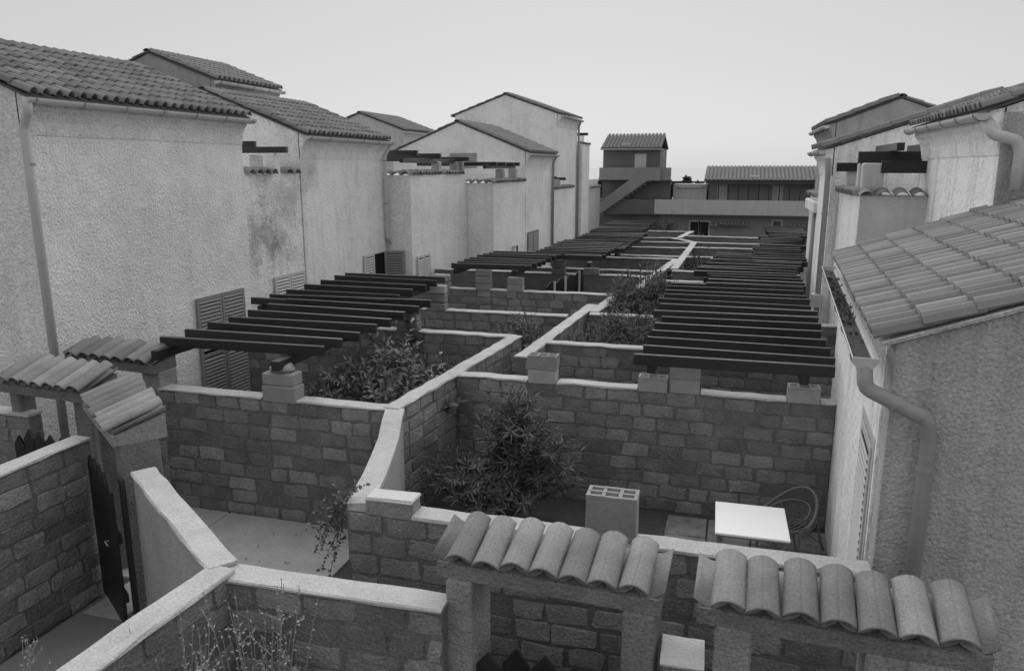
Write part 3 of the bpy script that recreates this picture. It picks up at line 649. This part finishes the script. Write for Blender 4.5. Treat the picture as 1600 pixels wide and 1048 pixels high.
# ================================================================== gates
def picket_gate(label,p0,p1,heights,th=.03,gap=.012):
    d=Vector((p1[0]-p0[0],p1[1]-p0[1])); L=d.length; r=thing('picket_gate',label,'gate',(p0[0],p0[1],0),math.atan2(d.y,d.x)); n=len(heights); p=L/n
    for i,h in enumerate(heights):
        x0=i*p+gap/2; x1=(i+1)*p-gap/2
        part('picket',MB().prism([(x0,.06),(x1,.06),(x1,h-.13),((x0+x1)/2,h),(x0,h-.13)],-th/2,th/2),'wood',r)
    for z in(.35,1.05): part('rail',MB().box(.01,L-.01,th/2+.001,th/2+.035,z,z+.1),'wood',r)
    hd=part('handle',MB().tube([(L*.68,-.02,.98),(L*.68,-.06,.98),(L*.80,-.06,.98)],.009,6),'zinc_dark',r)
    return r
picket_gate('black gate of pointed pickets under the foreground canopy',(-1.72,4.86),(-.62,4.84),[1.46,1.53,1.52,1.49,1.45])
picket_gate('black picket gate behind the lower left corner wall',(-9.3,7.62),(-8.15,7.55),[1.46,1.56,1.55,1.53,1.51,1.48])
g2=picket_gate('tall black plank gate standing ajar beside the smooth rendered wall',(-7.04,6.64),(-6.18,6.07),[1.80,1.82,1.81,1.79,1.78])
gp=thing('gate_stile','narrow rounded black board at the jamb of the left gate','board',(-6.10,6.12,0),R(-34.7))
part('board',MB().prism([(0,.05),(.13,.05),(.13,1.72),(.10,1.82),(.03,1.82),(0,1.72)],-.02,.02),'wood',gp)
yg=picket_gate('small black gate with pale edges beyond the pillared middle wall',(-5.0,20.4),(-4.35,22.4),[1.9,1.95,2.0,2.05])
for k,(x,z) in enumerate(((.35,1.9),(.95,1.98),(1.75,2.04))): part('pale_board',MB().box(x,x+.09,-.05,-.02,1.0,z),'cap',yg)
# ================================================================== pergolas
def pergola(label,ys,xl,xr,z,girders,zg,beam=(.075,.14),gird=(.12,.14),group='black timber pergolas over the yards',joined=False,skew=0.):
    r=thing('pergola',label,'pergola',((xl+xr)/2,ys[0],0)); cx=(xl+xr)/2; n=len(ys)
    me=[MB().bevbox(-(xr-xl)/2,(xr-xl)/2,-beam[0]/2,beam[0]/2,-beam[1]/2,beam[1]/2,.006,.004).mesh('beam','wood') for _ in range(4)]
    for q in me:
        q.materials.append(M['wood_top_sheen'])
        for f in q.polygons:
            if f.normal.z>.6: f.material_index=1  # upward faces get the painted sky highlight
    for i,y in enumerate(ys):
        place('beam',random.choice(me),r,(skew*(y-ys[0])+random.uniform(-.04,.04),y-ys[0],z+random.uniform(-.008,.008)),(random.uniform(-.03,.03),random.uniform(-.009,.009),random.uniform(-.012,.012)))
    for gx,y0,y1 in girders:
        part('girder',MB().bevbox(gx-cx-gird[0]/2,gx-cx+gird[0]/2,y0-ys[0],y1-ys[0],zg-gird[1]/2,zg+gird[1]/2,.008,.004),'wood',r)
    return r
def rng(a,b,n): return [a+(b-a)*i/(n-1) for i in range(n)]
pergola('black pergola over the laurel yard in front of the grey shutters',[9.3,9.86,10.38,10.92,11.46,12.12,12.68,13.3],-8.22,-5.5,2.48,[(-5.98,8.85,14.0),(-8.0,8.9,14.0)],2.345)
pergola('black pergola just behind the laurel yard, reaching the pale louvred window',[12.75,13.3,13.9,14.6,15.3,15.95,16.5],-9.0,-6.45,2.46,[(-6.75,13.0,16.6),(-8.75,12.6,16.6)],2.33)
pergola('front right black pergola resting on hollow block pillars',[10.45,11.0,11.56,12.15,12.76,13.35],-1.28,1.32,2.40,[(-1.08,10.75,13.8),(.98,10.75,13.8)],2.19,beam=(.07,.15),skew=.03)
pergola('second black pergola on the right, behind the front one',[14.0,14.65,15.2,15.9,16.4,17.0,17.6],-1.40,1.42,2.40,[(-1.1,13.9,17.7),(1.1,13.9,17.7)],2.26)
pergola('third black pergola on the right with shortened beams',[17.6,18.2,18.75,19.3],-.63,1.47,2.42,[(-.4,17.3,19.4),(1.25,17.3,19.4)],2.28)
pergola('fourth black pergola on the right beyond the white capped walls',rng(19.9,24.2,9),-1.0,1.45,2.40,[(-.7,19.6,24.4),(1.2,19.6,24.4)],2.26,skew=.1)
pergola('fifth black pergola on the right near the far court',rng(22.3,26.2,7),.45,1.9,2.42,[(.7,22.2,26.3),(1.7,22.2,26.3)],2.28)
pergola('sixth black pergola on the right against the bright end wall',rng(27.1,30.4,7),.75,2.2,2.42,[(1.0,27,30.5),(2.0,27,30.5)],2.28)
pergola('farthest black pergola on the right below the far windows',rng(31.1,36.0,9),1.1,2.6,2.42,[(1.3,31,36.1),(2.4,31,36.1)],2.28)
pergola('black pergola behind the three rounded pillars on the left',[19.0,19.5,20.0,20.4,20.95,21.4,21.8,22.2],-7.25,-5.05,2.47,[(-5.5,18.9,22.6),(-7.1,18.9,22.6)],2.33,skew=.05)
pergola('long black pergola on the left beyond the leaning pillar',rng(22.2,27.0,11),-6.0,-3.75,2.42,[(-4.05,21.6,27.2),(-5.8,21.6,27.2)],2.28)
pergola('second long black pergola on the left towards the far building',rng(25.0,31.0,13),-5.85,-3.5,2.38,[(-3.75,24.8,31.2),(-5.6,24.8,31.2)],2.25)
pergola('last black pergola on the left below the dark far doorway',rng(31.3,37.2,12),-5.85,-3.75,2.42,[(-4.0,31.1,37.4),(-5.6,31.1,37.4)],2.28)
lt=MB()
for i in range(1500):
    x=random.choice((random.uniform(-4,-1),random.uniform(-1,1.3),random.uniform(-7.5,-4.6))); y=random.uniform(6.5,10.7) if x>-4.2 else random.uniform(7.3,8.9); a=random.uniform(0,6.3); q=random.uniform(.02,.06); z=.045+random.uniform(0,.01)
    if x<-4.2 and random.random()<.93: continue
    lt.add([(x,y,z),(x+q*math.cos(a),y+q*math.sin(a),z+.006),(x+q*math.cos(a+.7),y+q*math.sin(a+.7),z+.012)],[(0,1,2)])
tag(part('leaf_litter',lt,'stem',None),'dead leaves scattered over the yards',None,None,'stuff')
# ================================================================== table and chair
tb=thing('table','white square table with slim legs on the lichened paving','table',(.365,9.33,0),R(1.5))
part('top',MB().bevbox(-.43,.43,-.46,.46,.69,.72,.006),'table',tb); part('edge_band',MB().box(-.425,.425,-.455,.455,.672,.689),'wood_grey',tb)
for sx in(-1,1):
    for sy in(-1,1): part('leg',MB().bevbox(sx*.36-.022,sx*.36+.022,sy*.38-.022,sy*.38+.022,.02,.672,.005),'wood_grey',tb)
chx=thing('rattan_chair','round-backed rattan armchair pushed in beside the white table','chair',(.92,10.10,0),R(142))
def arc(f,n=24): return [f(i/(n-1)) for i in range(n)]
# local: front = +y. hoop rises from the front arms over the back
chx.scale=(1.02,1.02,1.02)
hoop=lambda t:(.34*math.cos(math.pi*t),.22-.50*math.sin(math.pi*t),.50+.30*math.sin(math.pi*t)**1.4)
part('back_hoop',MB().tube(arc(hoop),.019,8),'rattan',chx,smooth=True)
seat=lambda t:(.27*math.cos(2*math.pi*t),.05+.26*math.sin(2*math.pi*t),.40)
part('seat_rim',MB().tube(arc(seat,28),.016,8,False),'rattan',chx,smooth=True)
inner=lambda t:(.25*math.cos(math.pi*t),.16-.36*math.sin(math.pi*t),.56+.08*math.sin(math.pi*t))
part('inner_hoop',MB().tube(arc(inner),.012,6),'rattan',chx,smooth=True)
for i in range(27):
    t=.06+.88*i/26; a=Vector(hoop(t)); an=math.pi*t; b=Vector((.25*math.cos(an),.05-.24*math.sin(an),.40)); m_=(a+b)/2+Vector((.03*math.cos(an),-.05*math.sin(an),-.04))
    part('cane',MB().tube([a,m_,b],.010,5),'rattan',chx)
for i in range(9):
    x=-.22+.055*i; yy=math.sqrt(max(0,.26**2-(x*.26/.27)**2)); part('seat_cane',MB().tube([(x,.05-yy,.40),(x,.05,.375),(x,.05+yy,.40)],.010,5),'rattan',chx)
for sx in(-1,1):
    part('leg',MB().tube([(sx*.33,.2,.52),(sx*.27,.24,.40),(sx*.31,.30,.02)],.017,7),'rattan',chx); part('leg',MB().tube([(sx*.22,-.2,.42),(sx*.25,-.25,.2),(sx*.29,-.30,.02)],.017,7),'rattan',chx)
    part('brace',MB().tube([(sx*.30,.27,.15),(sx*.1,.0,.36),(sx*.27,-.27,.12)],.010,6),'rattan',chx)
part('brace',MB().tube([(-.30,.28,.14),(0,.2,.34),(.30,.28,.14)],.010,6),'rattan',chx); part('brace',MB().tube([(-.30,.28,.13),(.30,.28,.13)],.010,6),'rattan',chx)
# ================================================================== plants
def leaf(mb,p,d,nrm,L,W):
    d=d.normalized(); s_=d.cross(nrm); 
    if s_.length<1e-3: s_=d.cross(Vector((1,0,0)))
    s_.normalize(); u=s_.cross(d)
    mb.add([p,p+d*L*.45+s_*W/2+u*W*.18,p+d*L-u*L*.12,p+d*L*.45-s_*W/2+u*W*.18,p+d*L*.5-u*L*.02],[(0,1,4),(1,2,4),(2,3,4),(3,0,4)])
def shrub(label,base,shoots,m,LL,LW,name='shrub',per=26,seed=1,spread=1.,cat='shrub',stemr=.012,droop=.15,minfrac=.25):
    """shoots: list of (tip xyz) in world; leaves spiral along each stem from minfrac to the tip, with side twigs"""
    rnd=random.Random(seed); r=thing(name,label,cat,base); B=Vector(base); st=MB(); lv=MB()
    for tip in shoots:
        T=Vector(tip)-B; mid=T*.5+Vector((rnd.uniform(-.1,.1),rnd.uniform(-.1,.1),.12*T.z))*spread
        pts=[Vector((rnd.uniform(-.12,.12),rnd.uniform(-.12,.12),0))]; 
        for k in range(1,7): t=k/6; pts.append(pts[0]*(1-t)**2+2*mid*t*(1-t)+T*t*t)
        st.tube(pts,stemr,5,False,stemr*.3)
        tw=[pts]
        for q in range(3):
            k=rnd.randint(2,5); o=pts[k]; dr=Vector((rnd.uniform(-1,1),rnd.uniform(-1,1),rnd.uniform(.2,1.))).normalized()*rnd.uniform(.18,.42)*spread
            tp=[o,o+dr*.5,o+dr]; st.tube(tp,stemr*.5,4,False,stemr*.2); tw.append(tp)
        for pth in tw:
            main=pth is pts; n=per if main else per//2
            for i in range(n):
                t=(minfrac if main else .2)+(1-(minfrac if main else .2))*(i/(n-1))**.85; f=t*(len(pth)-1); k=min(int(f),len(pth)-2); p=pth[k].lerp(pth[k+1],f-k); ax=(pth[k+1]-pth[k]).normalized()
                a=i*2.4+rnd.uniform(-.4,.4); side=Vector((math.cos(a),math.sin(a),0)); side=(side-ax*side.dot(ax)).normalized()
                el=rnd.uniform(.35,1.1) if i<n-4 else rnd.uniform(.9,2.)
                d=(side+ax*el+Vector((0,0,-droop))).normalized()
                leaf(lv,p,d,ax,LL*rnd.uniform(.65,1.15),LW*rnd.uniform(.8,1.2))
    part('stem',st,'stem_dry' if m=='leaf_dry' else 'stem',r); part('foliage',lv,m,r); return r
rnd=random.Random(3)
def dome(cx,cy,rx,ry,zlo,zhi,n,seed):
    q=random.Random(seed); out=[]
    for i in range(n):
        a=q.uniform(0,6.283); u=math.sqrt(q.random()); out.append((cx+rx*u*math.cos(a),cy+ry*u*math.sin(a),zlo+(zhi-zlo)*(1-.75*u**1.7)*q.uniform(.30,1.18)))
    return out
shrub('broad laurel bush with big glossy leaves in the left walled yard',(-5.3,10.9,0),dome(-5.3,10.8,1.3,1.3,1.2,2.25,190,5)+[(-5.15,11.6,2.55),(-5.6,11.2,2.35),(-5.05,11.2,2.3),(-4.75,11.9,1.95),(-6.6,10.3,1.55),(-4.6,10.3,1.8)],'leaf_laurel',.18,.065,'laurel_bush',30,11,1.1,'bush')
shrub('tall oleander with narrow leaves in the yard of the white table',(-3.0,9.75,0),dome(-2.78,9.85,.42,.35,1.1,2.0,34,8)+dome(-3.65,9.5,.55,.5,.6,1.15,34,61)+dome(-2.2,9.8,.35,.35,.7,1.4,16,62)+dome(-3.1,9.3,.6,.3,.5,.9,16,63)+[(-2.75,9.8,1.95),(-2.6,9.9,1.9),(-2.95,9.9,1.85),(-2.4,9.8,1.6),(-3.3,9.7,1.6),(-3.0,9.7,1.75),(-2.2,9.7,1.2),(-3.95,9.4,1.05),(-3.9,9.7,1.2),(-4.0,9.3,.8),(-3.7,9.2,.9),(-2.1,9.8,1.35),(-2.9,10.0,2.0)],'leaf_oleander',.17,.024,'oleander_bush',40,12,.9,'bush')
shrub('bush between the slanting wall and the laurel yard',(-4.35,15.0,0),dome(-4.35,14.9,.85,.6,1.2,2.0,70,9)+[(-4.12,15,2.1),(-4.0,15.2,2.0),(-4.5,15,1.95)],'leaf_laurel',.14,.04,'bush',22,13,.8,'bush')
shrub('large oleander rising above the beams right of the centre',(-2.25,15.2,0),dome(-2.15,15.2,1.05,.9,1.3,2.35,110,10)+[(-2.1,15.4,2.35),(-1.8,15.3,2.25),(-2.5,15.1,2.1),(-1.6,15.0,2.1),(-2.9,15,1.85)],'leaf_oleander',.17,.028,'oleander_bush',30,14,.9,'bush')
shrub('tall oleander behind the large one, reaching highest in the court',(-2.2,18.4,0),dome(-2.1,18.4,1.0,.8,1.5,2.75,110,15)+[(-2.2,18.5,2.75),(-1.8,18.4,2.6),(-2.6,18.3,2.5),(-1.5,18.3,2.3)],'leaf_oleander',.18,.032,'oleander_bush',30,16,.9,'bush')
shrub('small leafy bush in the far court between white lines',(-1.0,27.2,0),dome(-1.0,27.2,.8,.7,1.2,2.2,30,17)+[(-.95,27.2,2.35)],'leaf_far',.22,.06,'bush',20,18,.9,'bush')
shrub('spiky palm-like plant against the far wall',(-4.9,44.5,0),[(-4.9+1.0*math.cos(a),44.5+.6*math.sin(a),1.6+.5*math.sin(a*1.7)) for a in [i*.45 for i in range(14)]],'leaf_far',.5,.05,'yucca_plant',18,19,.3,'plant',minfrac=.4)
shrub('small conical conifer against the far wall',(-3.6,45,0),dome(-3.6,45,.8,.6,.4,2.0,24,21)+[(-3.6,45,2.3)],'leaf_far',.25,.05,'young_conifer',26,22,.5,'tree')
shrub('dark round bush before the far double doors',(-2.0,42,0),dome(-2.0,42,.65,.5,.7,1.55,20,23),'leaf_far',.25,.08,'bush',20,24,.5,'bush')
shrub('dark climber hanging on the pillar behind the laurel',(-6.0,13.9,0),[(-6.0+random.uniform(-.25,.25),13.7,random.uniform(1.3,2.3)) for _ in range(10)],'leaf_far',.10,.04,'climbing_plant',22,25,.4,'climber')
shrub('thin creeper trailing over the end of the curving wall',(-3.5,6.2,1.86),[(-3.36,6.15,2.02),(-3.42,6.0,1.98),(-3.55,5.95,1.7),(-3.62,5.9,1.45),(-3.5,5.92,1.35),(-3.7,6.0,1.6),(-3.45,5.9,1.6),(-3.65,5.95,1.25),(-3.55,5.9,1.15),(-3.6,6.0,1.75),(-3.48,5.95,1.75),(-3.72,5.95,1.4)],'leaf_oleander',.055,.036,'creeper',13,26,.45,'creeper',.004)
def weed(label,base,h,n,seed,sp=.28):
    q=random.Random(seed); tips=[(base[0]+q.uniform(-sp,sp),base[1]+q.uniform(-sp,sp)*.6,base[2]+h*q.uniform(.65,1.05)) for _ in range(n)]
    return shrub(label,base,tips,'leaf_dry',.032,.016,'dry_weed',16,seed,.55,'weed',.008,.05,.35)
weed('tall dry weed in the corner of the foreground walls',(-3.15,4.25,0),2.0,34,31,.38)
weed('dry weed against the bottom left foreground wall',(-3.5,3.85,0),1.92,36,32,.26)
weed('single dry weed at the bottom left of the passage',(-5.2,4.1,0),1.36,7,33,.12)
# ivy-like grey scrub at the foot of the same wall
# ================================================================== trees on the skyline
def tree(label,base,h,w_,seed,kind='round'):
    q=random.Random(seed); r=thing('tree',label,'tree',base); t=MB(); t.tube([(0,0,0),(.05,0,h*.4),(0,.05,h*.75)],.16,6,True,.05); part('trunk',t,'stem',r)
    lv=MB()
    for i in range(420):
        a=q.uniform(0,6.28); u=q.random()**.5; z=q.random()
        rad=w_*u*(math.sin(math.pi*(.15+.8*z)) if kind=='round' else (1-z)*.9+.08); p=Vector((rad*math.cos(a),rad*math.sin(a),h*(.3+.7*z)))
        leaf(lv,p,Vector((q.uniform(-1,1),q.uniform(-1,1),q.uniform(-.3,1))),Vector((q.uniform(-1,1),q.uniform(-1,1),1)),.55,.4)
    part('crown',lv,'leaf_far',r)
for i,(x,h,w_,k,lb) in enumerate([(-6.3,3.7,.5,'cone','thin pointed cypress on the skyline beside the tower'),(-4.6,3.95,.4,'cone','pointed cypress on the skyline left of the tiled wing'),(-5.4,3.5,1.1,'round','low round tree on the skyline between tower and wing'),(-3.6,3.5,1.3,'round','low round tree touching the tiled wing roof'),(-11.9,4.2,1.0,'round','small tree on the skyline left of the tower'),(-7.4,3.4,1.2,'round','low tree just right of the tower parapet')]):
    tree(lb,(x,70,0),h,w_,40+i,k)
